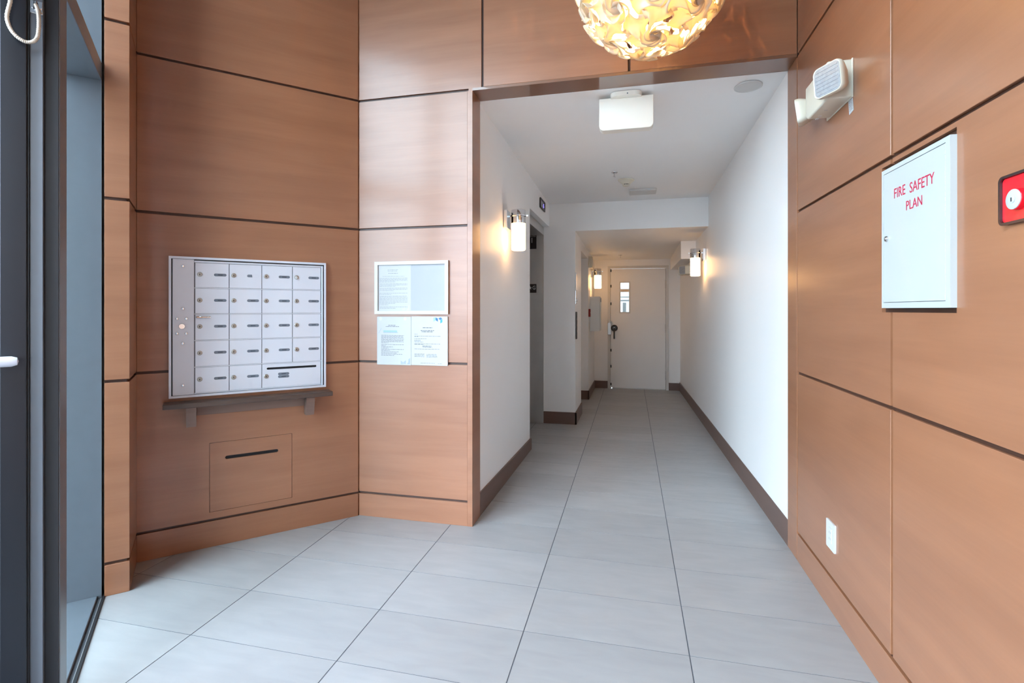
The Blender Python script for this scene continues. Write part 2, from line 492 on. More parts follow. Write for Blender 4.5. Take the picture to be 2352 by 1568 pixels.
# ---- storefront: local x = t (grows away from the camera), y outwards
DEP = .16
wi = struct('window_1', F_FRONT)
MB().box(2.955, 3.02, .001, DEP, 0, ZC).build('jamb', BLACKM, wi)
MB().box(2.144, 2.24, 0, .145, 0, ZC, .002).build('mullion', BLACKM, wi)
MB().box(2.24, 2.955, .001, .128, 2.372, 2.452, .0015).build('transom', BLACKM, wi)
MB().box(2.24, 2.955, .016, DEP, 0, .012, .002).build('sill', BLACKM, wi)
MB().box(2.144, 2.955, -.012, .0, 0, .005, .001).build('floor_strip', GASKET, wi)
MB().box(2.24, 2.955, .001, DEP, ZC - .08, ZC).build('head', BLACKM, wi)
MB().box(2.24, 2.955, .135, .143, .012, 2.372).build('pane', GLASS, wi)
MB().box(2.24, 2.955, .135, .143, 2.452, ZC - .08).build('pane', GLASS, wi)
MB().box(2.24, 2.955, .128, DEP, 2.372, 2.452).build('transom_back', BLACKM, wi)

d1 = struct('door_1', F_FRONT)
MB().box(2.12, 2.1435, .037, .066, 0, 2.452).build('hinge_jamb', BLACKM, d1)
MB().box(.86, .945, .037, DEP, 0, 2.452).build('strike_jamb', BLACKM, d1)
MB().box(.945, 2.12, .037, .145, 2.372, 2.452).build('header', BLACKM, d1)
MB().box(2.11, 2.14, .0665, .0725, 0, 2.366).build('hinge_gasket', GASKET, d1)
MB().box(2.1385, 2.1438, .003, .0365, 0, 2.452).build('weather_strip', GASKET, d1)
# the leaf stands open at a right angle, pointing outwards
LEAF = Matrix.Translation((2.12, .073, 0)) @ Matrix.Rotation(math.radians(10), 4, 'Z') @ Matrix.Translation((-2.12, -.073, 0))
lf = MB().box(2.10, 2.143, .073, .132, .012, 2.366, .002).box(2.10, 2.143, .97, 1.03, .012, 2.366, .002).box(2.10, 2.143, .132, .97, .012, .27, .002).box(2.10, 2.143, .132, .97, 2.27, 2.366, .002).xform(LEAF).build('leaf_frame', BLACKD, d1)
MB().box(2.118, 2.126, .132, .97, .27, 2.27).xform(LEAF).build('pane', GLASS, lf)
MB().lathe([(0, -.44), (.011, -.437), (.0155, -.424), (.0155, .424), (.011, .437), (0, .44)], (2.045, .528, 1.167), (0, 1, 0), 20).cyl((2.045, .16, 1.167), (2.1, .16, 1.167), .009, n=14).cyl((2.045, .99, 1.167), (2.1, .99, 1.167), .009, n=14).xform(LEAF).build('push_bar', ALUP, lf, smooth=True)
MB().box(2.1165, 2.1199, .036, .067, 2.243, 2.283, .001).cyl((2.117, .043, 2.262), (2.113, .043, 2.262), .0045, n=10).cyl((2.117, .060, 2.263), (2.113, .060, 2.263), .0045, n=10).box(2.108, 2.1165, .048, .056, 2.25, 2.28, .002).build('cable_bracket', CHROME, d1)
def catmull(P, n=8):
    P = [Vector(p) for p in P]; out = []
    for i in range(len(P) - 1):
        p0, p1, p2, p3 = P[max(i - 1, 0)], P[i], P[i + 1], P[min(i + 2, len(P) - 1)]
        for k in range(n):
            t = k / n
            out.append(.5 * (2 * p1 + (p2 - p0) * t + (2 * p0 - 5 * p1 + 4 * p2 - p3) * t * t + (3 * p1 - p0 - 3 * p2 + p3) * t ** 3))
    return out + [P[-1]]
lp = [(2.10, .097, 2.40), (2.085, .0975, 2.36), (2.075, .098, 2.307), (2.075, .1, 2.248), (2.075, .1075, 2.193), (2.075, .096, 2.154), (2.075, .074, 2.134), (2.076, .054, 2.135), (2.077, .0415, 2.152), (2.08, .038, 2.185), (2.086, .0395, 2.222), (2.10, .045, 2.25), (2.112, .052, 2.268)]
cpts = catmull(lp, 16)
MB().tube(cpts, lambda t: .0052 + .0006 * math.sin(t * 420), 10).build('door_loop_cable', ARMOUR, d1, smooth=True)

w2 = struct('window_2', F_FRONT)
for a, b in ((.80, .86), (-.43, -.35), (-1.62, -1.54)):
    MB().box(a, b, 0, DEP, 0, ZC, .002).build('mullion', BLACKM, w2)
for a, b in ((-.35, .80), (-1.54, -.43)):
    MB().box(a, b, .002, DEP, 2.372, 2.452).box(a, b, .002, DEP, ZC - .08, ZC).box(a, b, .016, DEP, 0, .08).build('rail', BLACKM, w2)
    MB().box(a, b, .135, .143, .08, 2.372).build('pane', GLASS, w2)
    MB().box(a, b, .135, .143, 2.452, ZC - .08).build('pane', GLASS, w2)
MB().box(.86, 2.144, .002, DEP, ZC - .08, ZC).box(.86, 2.144, .002, .036, 2.372, 2.452).build('rail', BLACKM, w2)
MB().box(.86, 2.144, .135, .143, 2.452, ZC - .08).build('pane', GLASS, w2)

# ---- corridor shell (world coordinates)
def XR(y): return .8572 - .0125 * (y - 3.09)                    # right wall face
def XLw(y): return -.945 + .010 * (y - 3.09)                    # left wall face
def c1(x, y): return 2.650 - (y - 3.09) * .0386                 # ceiling in front of the header
def c2(x, y): return 2.225 - (y - 5.81) * .0256                 # lower ceiling behind it
YB = 8.62
tag(MB().prism([(-1.5, 3.09), (1.1, 3.09), (1.1, 5.812), (-1.5, 5.812)], c1, 2.85).build('ceiling_corridor', CEIL), kind='structure')
tag(MB().prism([(-1.5, 5.81), (1.1, 5.81), (1.1, YB + .1), (-1.5, YB + .1)], c2, 2.84).build('ceiling_passage', CEIL), kind='structure')
tag(MB().prism([(XLw(3.09), 3.09), (XLw(4.69), 4.69), (-1.5, 4.69), (-1.5, 3.09)], 0, 2.84).build('wall_corridor_left', PAINT), kind='structure')
tag(MB().prism([(XLw(4.69), 4.69), (-.921, 5.811), (-1.36, 5.811), (-1.36, 4.69)], 2.283, 2.84).build('wall_elevator_lintel', PAINT), kind='structure')
tag(MB().prism([(-1.5, 5.811), (-.619, 5.811), (-.612, 6.45), (-1.5, 6.45)], 0, lambda x, y: c2(x, y) + .01).build('wall_pier', PAINT), kind='structure')
tag(MB().prism([(-1.5, 6.45), (-1.0, 6.45), (-1.0, 7.475), (-1.5, 7.475)], 0, 2.3).prism([(-1.0, 6.45), (-.612, 6.45), (-.605, 7.475), (-1.0, 7.475)], 2.07, 2.3).build('wall_niche', PAINT), kind='structure')
tag(MB().prism([(-1.5, 7.475), (-.605, 7.475), (-.594, YB + .12), (-1.5, YB + .12)], 0, 2.3).build('wall_passage_left', PAINT), kind='structure')
tag(MB().prism([(XR(3.09), 3.09), (XR(YB) , YB + .12), (1.1, YB + .12), (1.1, 3.09)], 0, 2.84).build('wall_corridor_right', PAINT), kind='structure')
tag(MB().box(-.60, -.371, YB, YB + .12, 0, 2.3).box(.609, XR(YB) + .01, YB, YB + .12, 0, 2.3).box(-.371, .609, YB, YB + .12, 2.047, 2.3).build('wall_end', PAINT), kind='structure')
tag(MB().prism([(.632, 6.8), (XR(6.8) + .01, 6.8), (XR(YB) + .01, YB), (.640, YB)], 1.972, lambda x, y: c2(x, y) + .02).build('trim_beam', PAINT), kind='structure')

# baseboards (trim of the setting)
BH = .146
def base(name, poly, h=BH, h2=None):
    hh = h if h2 is None else (lambda x, y: h + (h2 - h) * (y - poly[0][1]) / (poly[1][1] - poly[0][1]))
    return tag(MB().prism(poly, 0, hh).build(name, BASE), kind='structure')
base('baseboard_left', [(-.936, 3.091), (-.911, 4.69), (XLw(4.69), 4.69), (XLw(3.091), 3.091)], .147, .100)
base('baseboard_right', [(.855, 3.091), (XR(YB) - .012, YB - .001), (XR(YB), YB - .001), (XR(3.091), 3.091)], .147, .132)
base('baseboard_pier', [(-.985, 5.795), (-.602, 5.795), (-.602, 5.81), (-.985, 5.81)], .137)
base('baseboard_pier_side', [(-.602, 5.795), (-.597, 6.45), (-.612, 6.45), (-.618, 5.795)], .137)
base('baseboard_niche', [(-1.0, 7.459), (-.590, 7.459), (-.590, 7.475), (-1.0, 7.475)], .13)
base('baseboard_passage', [(-.590, 7.459), (-.580, YB - .001), (-.595, YB - .001), (-.606, 7.459)], .13, .125)
base('baseboard_end_left', [(-.580, YB - .014), (-.372, YB - .014), (-.372, YB), (-.580, YB)], .122)
base('baseboard_end_right', [(.610, YB - .014), (XR(YB) - .012, YB - .014), (XR(YB) - .012, YB), (.610, YB)], .122)

# ---- door at the end of the passage
d2 = struct('door_2', fr(0, YB, 0, 0))
MB().box(-.371, -.330, -.012, .10, 0, 2.047).box(.566, .609, -.012, .10, 0, 2.047).box(-.330, .566, -.012, .10, 2.006, 2.047).box(-.330, -.315, .05, .10, 0, 2.006).box(.551, .566, .05, .10, 0, 2.006).build('frame', FRAMEP, d2)
LX0, LX1, LZ0, LZ1 = -.167, -.017, 1.275, 1.775
leaf = MB().plate(rect(-.326, .562, .014, 2.002), [rect(LX0, LX1, LZ0, LZ1)], .004, .049).build('leaf', DOORP, d2)
MB().plate(rect(LX0 - .016, LX1 + .016, LZ0 - .016, LZ1 + .016), [rect(LX0 + .006, LX1 - .006, LZ0 + .006, LZ1 - .006)], -.002, .0039).build('window_trim', FRAMEP, leaf)
MB().box(LX0, LX1, .022, .028, LZ0, LZ1).build('pane', glass_mat('grey_wired_glass', (.32, .32, .31)), leaf)
MB().box(-.30, .56, .004, .06, .001, .012).build('door_sweep', LOCKM, d2)
for z in (1.74, 1.01, .245):
    MB().cyl((.565, -.004, z - .07), (.565, -.004, z + .07), .009, n=12).build('hinge', STEEL, d2)
for z in (1.975, 1.715, 1.42, .64, .37, .07):
    MB().box(-.329, -.308, -.004, .0039, z - .022, z + .022, .002).build('seal_clip', BLACKP, d2)
MB().box(-.372, -.318, -.030, -.0121, .90, 1.11, .004).cyl((-.345, -.035, 1.10), (-.345, -.035, 1.135), .022, n=16).box(-.35, -.30, -.045, -.012, 1.11, 1.128, .004).build('lock_case', STEEL, d2)
MB().lathe([(0, -.035), (.04, -.034), (.052, -.022), (.055, .004)], (-.262, 0, 1.012), (0, 1, 0), 24).tube([(-.262, -.036, 1.01), (-.262, -.055, .99), (-.264, -.058, .93), (-.264, -.055, .835)], .012, 10).build('lever_lock', BLACKP, d2, smooth=True)
MB().cyl((-.262, -.036, 1.012), (-.262, -.0375, 1.012), .015, n=16).build('lock_cylinder', LOCKM, d2)

# ---- side door in the niche
d3 = struct('door_3', fr(-1.0, 0, 0, 90))                       # local x = Y
MB().box(6.52, 6.56, -.03, 0, 0, 2.04).box(7.37, 7.41, -.03, 0, 0, 2.04).box(6.56, 7.37, -.03, 0, 2.0, 2.04).build('frame', FRAMEP, d3)
MB().box(6.562, 7.368, -.015, -.001, .012, 1.998).build('leaf', DOORP, d3)
MB().cyl((6.64, -.015, .98), (6.64, -.05, .98), .012, n=12).box(6.63, 6.75, -.06, -.045, .97, .99, .004).build('lever', CHROME, d3)

# ================================================================== things
# ---- mailboxes: local x, z as measured on the mail wall
mb = thing('mailbox_bank', 'silver aluminium apartment mailbox bank set in the angled wood wall', 'mailboxes', at(F_MAIL, .26, 0, .845))
MO = Matrix.Translation((-.26, 0, -.845))
X0, X1, ZB, ZT = -.142, .660, .845, 1.607
def mpart(b, name, mats, parent=mb, smooth=False): return b.xform(MO).build(name, mats, parent, smooth=smooth)
mpart(MB().plate(rect(X0, X1, ZB, ZT), [rect(X0 + .011, X1 - .011, ZB + .012, ZT - .012)], -.022, -.001), 'frame', ALU)
mpart(MB().box(X0 + .006, X1 - .006, -.004, -.0005, ZB + .006, ZT - .006), 'back_pan', GREYP)  # dark colour paints the thin shadow lines between the doors
mpart(MB().box(X0 + .012, X0 + .016, -.016, -.004, ZB + .014, ZT - .014).box(X1 - .016, X1 - .013, -.014, -.004, ZB + .014, ZT - .014).box(-.027, X1 - .012, -.0125, -.004, ZT - .018, ZT - .0125), 'shadow_strip', GASKET)  # black strips painted as the shadow line inside the frame edge
mpart(MB().box(X1 - .0255, X1 - .017, -.02, -.004, ZB + .013, ZT - .019, .002), 'side_rail', ALU)
sp = mpart(MB().box(X0 + .0165, -.0275, -.017, -.004, ZB + .013, ZT - .013, .0015), 'side_panel', ALUP)
for bx_, bz_ in ((-.079, 1.554), (-.079, 1.325), (-.105, 1.271), (-.063, 1.271), (-.105, 1.191), (-.063, 1.191), (-.079, 1.138), (-.079, .911)):
    mpart(MB().lathe([(.0085, 0), (.008, .003), (.0055, .006), (0, .0068)], (bx_, -.017, bz_), (0, -1, 0), 16), 'bolt', CHROME, sp, True)
mpart(MB().lathe([(.016, 0), (.016, .002), (.0135, .006), (.011, .006), (.0105, .003), (.006, .003), (.0055, .005), (0, .005)], (-.083, -.017, 1.23), (0, -1, 0), 20), 'master_lock', CHROME, sp, True)
cx_ = [-.024, .1395, .305, .470, .632]
rz_ = [1.578, 1.437, 1.2945, 1.149, 1.0035, .860]
door_me = lock_me = plate_me = None
LABELS = {}
def mail_door(x0, x1, z0, z1, wide=False, handle=False, dup_plate=False, peel=False, plug=False):
    hol = []
    if wide: hol = [rrect(.331, .606, .969, .982, .0062, 4)]
    b = MB().plate(rect(x0, x1, z0, z1), hol, -.0125, -.006)
    d = mpart(b, 'mailbox_door', ALU)
    if wide: mpart(MB().box(.328, .609, -.0058, -.0045, .966, .985), 'mail_slot', DARK, d)
    kx, kz = x0 + .021, (z0 + z1) / 2 + .004
    if wide: kz = .932
    lk = MB().lathe([(.0125, 0), (.0125, .0035), (.011, .005), (.0085, .0055), (.0085, .0045), (0, .0045)], (kx, -.0125, kz), (0, -1, 0), 20)
    if not plug:
        lk.mat(1).box(kx - .0013, kx + .0013, -.0173, -.0169, kz - .0065, kz + .001).cyl((kx, -.0169, kz + .001), (kx, -.0173, kz + .001), .0028, n=10)
    else:
        lk.mat(2).lathe([(.0085, .004), (.0085, .007), (.006, .009), (0, .009)], (kx - .002, -.0125, kz - .002), (0, -1, 0), 16)
    mpart(lk, 'lock', [LOCKM, DARK, WHITEF], d, True)
    px0 = x0 + .088; px1 = x0 + .149
    if wide: px0, px1 = .391, .452
    def pl(z, full=True):
        h = .0075
        if full:
            q = MB().plate(rrect(px0, px1, z - h, z + h, h, 5), [], -.0135, -.0126)
            q.mat(1).box((px0 + px1) / 2 - .012, (px0 + px1) / 2 + .012, -.0138, -.0136, z - .0028, z + .0028)
        else:
            q = MB().plate([(px0 + .027, z - h)] + [(px0 + h + h * math.cos(math.radians(a)), z + h * math.sin(math.radians(a))) for a in range(270, 89, -30)] + [(px0 + .025, z + h)], [], -.0135, -.0126)
            q.mat(2).plate(rrect(px0 + .03, px1, z - h, z + h, h, 4), [rrect(px0 + .0312, px1 - .0012, z - h + .001, z + h - .001, h - .001, 4)], -.0132, -.0126)
        mpart(q, 'name_plate', [GREYP, DARKGREY, ALUP], d)
    if dup_plate:
        pl(.941); pl(.925)
    else:
        pl(kz, not peel)
    if handle:
        mpart(MB().tube([(x0 + .006, -.0125, z1 - .014), (x0 + .006, -.024, z1 - .014), (x0 + .009, -.027, z1 - .014), (x0 + .064, -.027, z1 - .0145), (x0 + .068, -.024, z1 - .0145), (x0 + .068, -.0125, z1 - .0145)], .0052, 8), 'handle', CHROME, d, True)
DARKGREY = plain('dark_engraving', (.07, .085, .115), .5, .1, 60)
g = .0017
for r in range(5):
    for c in range(4):
        if r == 4 and c >= 2: continue
        mail_door(cx_[c] + g, cx_[c + 1] - g, rz_[r + 1] + .0058, rz_[r] - .0016, handle=(r == 2 and c == 0), peel=(r == 0 and c == 1), plug=(r == 0 and c == 3))
mail_door(cx_[2] + g, cx_[4] - g, rz_[5] + .0058, rz_[4] - .0016, wide=True, dup_plate=True)
mpart(MB().box(-.0265, .634, -.0115, -.004, rz_[0] + .0005, rz_[0] + .011, .001), 'top_rail', ALU)
for z in rz_[1:]:
    mpart(MB().box(-.0265, .634, -.0105, -.004, z - .0002, z + .0044), 'row_rail', ALU)

# ---- shelf under the mailboxes
sh = thing('mail_shelf', 'narrow dark wood ledge on two brackets below the mailbox bank', 'shelf', at(F_MAIL, .26, 0, .69))
SO = Matrix.Translation((-.26, 0, -.69))
MB().box(-.165, .683, -.105, -.0005, .800, .826, .003, 2).xform(SO).build('board', SHELFW, sh)
for xx in (-.040, .560):
    MB().plate([(-.0005, .7995), (-.085, .7995), (-.085, .770), (-.060, .690), (-.0005, .690)], [], xx - .023, xx + .023).xform(SO @ Matrix(((0, 1, 0, 0), (1, 0, 0, 0), (0, 0, 1, 0), (0, 0, 0, 1)))).build('bracket', BRACKW, sh)
MB().box(-.0165, .5365, -.020, -.0005, .742, .7995, .001).xform(SO).build('back_rail', BRACKW, sh)

# ---- parcel hatch
ha = thing('mail_hatch', 'brown wood access hatch with a black letter slot below the ledge', 'hatch', at(F_MAIL, .257, 0, HZ0))
HO = Matrix.Translation((-.257, 0, -HZ0))
MB().plate(rect(HX0, HX1, HZ0, HZ1), [rrect(.120, .394, .477, .496, .0094, 5)], .0004, .012).xform(HO).build('door_panel', WOOD, ha)
MB().box(.10, .42, .0125, .0225, .46, .51).xform(HO).build('slot_void', DARK, ha)

# ---- notices on the back wall
def words(b, x0, x1, z, h=.0022, y=0.0, rnd=random):
    x = x0
    while x < x1 - .003:
        l = min(rnd.uniform(.006, .022), x1 - x)
        b.box(x, x + l, y, y + .0003, z - h / 2, z + h / 2)
        x += l + .003
fx0, fx1, fz0, fz1 = -1.580, -1.086, 1.292, 1.623
nf = thing('picture_frame', 'white picture frame with one printed letter and an empty pale half', 'picture frame', at(F_BACK, (fx0 + fx1) / 2, 0, fz0))
NO = Matrix.Translation((-(fx0 + fx1) / 2, 0, -fz0))
MB().plate(rect(fx0, fx1, fz0, fz1), [rect(fx0 + .0215, fx1 - .0215, fz0 + .021, fz1 - .021)], -.018, -.0005).xform(NO).build('frame', WHITEF, nf)
MB().box(fx0 + .02, fx1 - .02, -.006, -.001, fz0 + .02, fz1 - .02).xform(NO).build('backing_sheet', PAPER2, nf)
lt = MB().box(fx0 + .0225, fx0 + .2445, -.0072, -.0062, fz0 + .022, fz1 - .0225).xform(NO).build('letter', PAPER, nf)
b = MB(); y = -.0076; lx = fx0 + .031
words(b, lx + .055, lx + .125, 1.571, .002, y); words(b, lx + .055, lx + .125, 1.563, .002, y); words(b, lx + .06, lx + .125, 1.549, .0026, y)
words(b, lx + .02, lx + .17, 1.530, .0016, y)
for z0, n in ((1.518, 4), (1.483, 3), (1.455, 3), (1.424, 2), (1.405, 7), (1.351, 1), (1.337, 2)):
    for k in range(n):
        words(b, lx, lx + (.19 if k < n - 1 else random.uniform(.05, .12)), z0 - k * .0075, .0020, y)
b.xform(NO).build('print', INKL, lt)['kind'] = 'stuff'
MB().plate([(fx0 + .185, fz0 + .023), (fx0 + .205, fz0 + .023), (fx0 + .205, fz0 + .045), (fx0 + .185, fz0 + .034)], [], y, y + .0003).xform(NO).build('corner_graphic', plain('pale_grey_ink', (.55, .58, .62), .6, .1, 40), lt)
MB().plate([(fx0 + .211, fz0 + .023), (fx0 + .238, fz0 + .023), (fx0 + .238, fz0 + .062), (fx0 + .226, fz0 + .058), (fx0 + .226, fz0 + .038)], [], y, y + .0003).xform(NO).build('corner_graphic', plain('pale_grey_ink', (.55, .58, .62), .6, .1, 40), lt)

def notice(x0, x1, z0, z1, label):
    t = thing('notice_sheet', label, 'notice', at(F_BACK, (x0 + x1) / 2, 0, z0), 'notices taped below the white frame')
    O = Matrix.Translation((-(x0 + x1) / 2, 0, -z0))
    sh_ = MB().plate(rrect(x0, x1, z0, z1, .004, 3), [], -.010, -.0005).xform(O).build('sheet', PAPER, t)
    return t, O
n1, O1 = notice(-1.5655, -1.333, .973, 1.276, 'pale notice with a teal highlighted line and blue corner graphic, left of pair')
y = -.0104; lx = -1.537
b = MB()
words(b, -1.488, -1.435, 1.222, .003, y); words(b, -1.505, -1.415, 1.214, .003, y)
for k in range(4): words(b, lx, lx + .155, 1.158 - .0065 * k, .0022, y)
for k in range(4): words(b, lx, lx + (.155 if k < 3 else .05), 1.131 - .0065 * k, .0022, y)
for k, l in enumerate((.155, .03, .08, .05, .155, .06, .12, .11, .145, .09)): words(b, lx, lx + l, 1.100 - .0075 * k, .0022, y)
b.xform(O1).build('print', INK, n1)['kind'] = 'stuff'
MB().box(-1.522, -1.428, y, y + .0003, 1.178, 1.190).xform(O1).build('highlight_bar', MINT, n1)
MB().box(-1.522, -1.422, y - .0003, y, 1.1745, 1.1785).xform(O1).build('underline', GREYI, n1)
MB().plate([(-1.556, 1.172), (-1.553, 1.172), (-1.534, 1.203), (-1.537, 1.203)], [], y, y + .0003).xform(O1).build('pen_mark', GREYI, n1)
MB().plate([(-1.403, .978), (-1.385, .978), (-1.385, .990), (-1.403, 1.000)], [], y, y + .0003).xform(O1).build('corner_graphic', GREYI, n1)
MB().plate([(-1.384, .980), (-1.368, .980), (-1.368, 1.003), (-1.384, .993)], [], y, y + .0003).xform(O1).build('corner_graphic', GREYI, n1)
MB().plate([(-1.362, .979), (-1.340, .979), (-1.340, 1.018), (-1.351, 1.010), (-1.351, .993)], [], y, y + .0003).xform(O1).build('corner_graphic', GREYI, n1)
for xx in (-1.54, -1.373): MB().plate(circ(xx, 1.263, .0105, 16), [], y, y + .0003).xform(O1).build('tape_dot', plain('pale_lilac_dot', (.62, .65, .78), .5, .05, 40), n1)
n2, O2 = notice(-1.3315, -1.091, .975, 1.278, 'white notice with teal and sand folded-ribbon corner graphic, right of pair')
lx = -1.310; b = MB()
words(b, -1.255, -1.19, 1.208, .004, y); words(b, -1.268, -1.178, 1.191, .004, y); words(b, -1.262, -1.184, 1.183, .004, y)
for z, l in ((1.168, .02), (1.156, .175), (1.1525, .03), (1.140, .08), (1.131, .04), (1.1255, .04), (1.1195, .06), (1.108, .17), (1.1045, .06), (1.076, .165)): words(b, lx, lx + l, z, .0022, y)
words(b, -1.257, -1.193, 1.0945, .0036, y); words(b, -1.255, -1.193, 1.088, .003, y)
for k in range(4):
    words(b, lx, lx + .066, 1.0455 - k * .0058, .002, y); words(b, lx + .08, lx + .15, 1.0435 - k * .0058, .002, y)
words(b, -1.27, -1.175, .989, .0018, y); words(b, -1.155, -1.13, .987, .0018, y)
b.xform(O2).build('print', INK, n2)['kind'] = 'stuff'
gx, gz = -1.196, 1.270
MB().plate([(gx + .012, gz - .024), (gx + .026, gz - .016), (gx + .026, gz + .002), (gx + .012, gz + .000)], [], y, y + .0003).xform(O2).build('corner_graphic', CYANI, n2)
MB().plate([(gx + .026, gz - .014), (gx + .041, gz - .024), (gx + .041, gz - .004), (gx + .026, gz + .002)], [], y, y + .0003).xform(O2).build('corner_graphic', BLUEI, n2)
MB().plate([(gx + .044, gz - .004), (gx + .056, gz - .014), (gx + .070, gz - .006), (gx + .060, gz + .003)], [], y, y + .0003).xform(O2).build('corner_graphic', BLUEI, n2)
MB().plate([(gx + .057, gz - .035), (gx + .070, gz - .027), (gx + .070, gz - .008), (gx + .057, gz - .015)], [], y, y + .0003).xform(O2).build('corner_graphic', TEAL, n2)
MB().plate([(gx, gz + .003), (gx + .012, gz - .004), (gx + .022, gz + .003)], [], y, y + .0003).xform(O2).build('corner_graphic', SANDI, n2)
MB().plate([(gx + .058, gz - .037), (gx + .070, gz - .044), (gx + .070, gz - .030)], [], y, y + .0003).xform(O2).build('corner_graphic', SANDI, n2)

# ---- fire safety plan cabinet on the right wall (local x = -Y)
CX0, CX1, CZ0, CZ1 = -1.972, -1.592, 1.3255, 1.792
fc = thing('fire_plan_cabinet', 'white metal cabinet lettered FIRE SAFETY PLAN on the right wood wall', 'cabinet', at(F_RIGHT, (CX0 + CX1) / 2, 0, CZ0))
CO = Matrix.Translation((-(CX0 + CX1) / 2, 0, -CZ0))
MB().plate(rect(CX0, CX1, CZ0, CZ1), [rect(CX0 + .011, CX1 - .0205, CZ0 + .018, CZ1 - .014)], -.016, .0115).xform(CO).build('body', WHITEP, fc)
cd = MB().box(CX0 + .0122, CX1 - .0215, -.0148, .004, CZ0 + .0195, CZ1 - .0152, .0008).xform(CO).build('door', WHITEP, fc)
MB().box(CX0 + .011, CX1 - .0205, .0045, .0085, CZ0 + .018, CZ1 - .014).xform(CO).build('inner_back', WHITEP, fc)
for k in range(30):
    z = CZ0 + .022 + k * (CZ1 - CZ0 - .04) / 30
    MB().cyl((CX1 - .0222, -.0152, z), (CX1 - .0222, -.0152, z + .0118), .0016, n=8).xform(CO).build('hinge_knuckle', WHITEP, cd)
for wd, sz_, wx, wz, ws in (('FIRE', .046, -1.857, 1.697, .86), ('SAFETY', .046, -1.732, 1.694, .86), ('PLAN', .042, -1.772, 1.643, .92)):
    MB().text(wd, sz_, wx, -.0152, wz, sx=ws).xform(CO).build('lettering', REDI, cd)
MB().lathe([(.010, 0), (.010, .003), (.008, .006), (.0035, .006), (.003, .004), (0, .004)], (-1.9365, -.0148, 1.558), (0, -1, 0), 20).xform(CO).build('cam_lock', CHROME, cd, smooth=True)

# ---- fire key switch (right edge of the picture)
ks = thing('fire_key_switch', 'red fire key switch in a dark rounded frame on the right wall', 'key switch', at(F_RIGHT, -1.356, 0, 1.515))
KO = Matrix.Translation((1.356, 0, -1.515))
MB().plate(rrect(-1.414, -1.298, 1.515, 1.629, .013), [rrect(-1.408, -1.304, 1.521, 1.623, .009)], -.014, -.0005).xform(KO).build('bezel', BRONZE, ks)
fcp = MB().plate(rrect(-1.4075, -1.3045, 1.5215, 1.6225, .009), [], -.009, -.0005).xform(KO).build('face_plate', REDP, ks)
MB().lathe([(.024, 0), (.0235, .011), (.0225, .012)], (-1.353, -.009, 1.567), (0, -1, 0), 28).xform(KO).build('button_housing', REDP, ks, smooth=True)
MB().lathe([(.0225, .0), (.0225, .0015), (.021, .0025), (.009, .0025), (.009, .004), (.0075, .0045), (0, .0045)], (-1.353, -.021, 1.567), (0, -1, 0), 28).xform(KO).build('key_cap', WHITEP, ks, smooth=True)
MB().box(-1.3545, -1.3515, -.0262, -.0258, 1.562, 1.571).xform(KO).build('keyhole', DARK, ks)

# ---- outlet plate low on the right wall
ou = thing('wall_outlet', 'small white outlet plate low on the right wood wall', 'outlet', at(F_RIGHT, -2.455, 0, .276))
OO = Matrix.Translation((2.455, 0, -.276))
MB().plate(rrect(-2.503, -2.407, .276, .397, .006, 4), [rect(-2.472, -2.438, .303, .370)], -.007, -.0005).xform(OO).build('cover_plate', WHITEF, ou)
rk = MB().box(-2.471, -2.439, -.009, -.001, .304, .369, .001).xform(OO).build('receptacle', WHITEF, ou)
MB().box(-2.462, -2.460, -.0093, -.009, .345, .354).box(-2.450, -2.448, -.0093, -.009, .345, .354).box(-2.462, -2.460, -.0093, -.009, .318, .327).box(-2.450, -2.448, -.0093, -.009, .318, .327).xform(OO).build('slots', GREYP, rk)

# ---- emergency lights
def head(parent, pos, n, roll, size=.118, depth=.062):
    """square lamp head: lens faces direction n"""
    n = Vector(n).normalized()
    y_ = -n
    x_ = y_.cross(Vector((0, 0, 1))).normalized()
    z_ = x_.cross(y_)
    M = Matrix((x_, y_, z_)).transposed().to_4x4()
    M = Matrix.Translation(pos) @ M @ Matrix.Rotation(math.radians(roll), 4, 'Y')
    h = size / 2
    b = MB(); bm = bmesh.new()
    rings = []
    for k, (sc_, yy) in enumerate(((.90, -.002), (.97, -.004), (1.0, 0), (1.0, .012), (.94, .024), (.60, depth), (.45, depth + .008))):
        rings.append([bm.verts.new((x * sc_, yy, z * sc_)) for x, z in rrect(-h, h, -h, h, h * .38, 5)])
    for a, d in zip(rings, rings[1:]):
        for i in range(len(a)):
            bm.faces.new((a[i], a[(i + 1) % len(a)], d[(i + 1) % len(a)], d[i]))
    bm.faces.new(rings[-1])
    bmesh.ops.recalc_face_normals(bm, faces=list(bm.faces))
    b._add(bm)
    hd = b.build('lamp_head', CREAM, parent, M, smooth=True)
    lb = MB().plate(rrect(-h * .905, h * .905, -h * .905, h * .905, h * .34, 5), [], -.0035, .001)
    for k in range(7):
        lb.box(-h * .8, h * .8, -.0048, -.0034, -h * .78 + k * h * .24, -h * .78 + k * h * .24 + .005)
    lb.build('lens', LENS, hd)
    return hd
e1 = thing('emergency_light', 'cream emergency light with two square heads high on the right wood wall', 'emergency light', fr(.855, 2.37, 2.16, -90))
EI = e1.matrix_world.inverted() if False else fr(.855, 2.37, 2.16, -90).inverted()
bd = MB().plate([(-.13, .02), (-.10, 0), (.13, 0), (.13, .15), (-.13, .15)], [], -.092, -.001)
bmesh.ops.bevel(bd.bm, geom=[e for e in bd.bm.edges if e.calc_length() > .02 and not (len(e.link_faces) == 2 and e.calc_face_angle(0) < .1)], offset=.008, segments=3, profile=.5, affect='EDGES')
bd.build('body', CREAM, e1, smooth=True)
MB().box(-.132, .133, -.006, -.0005, -.002, .152, .001).build('back_plate', CREAM, e1)
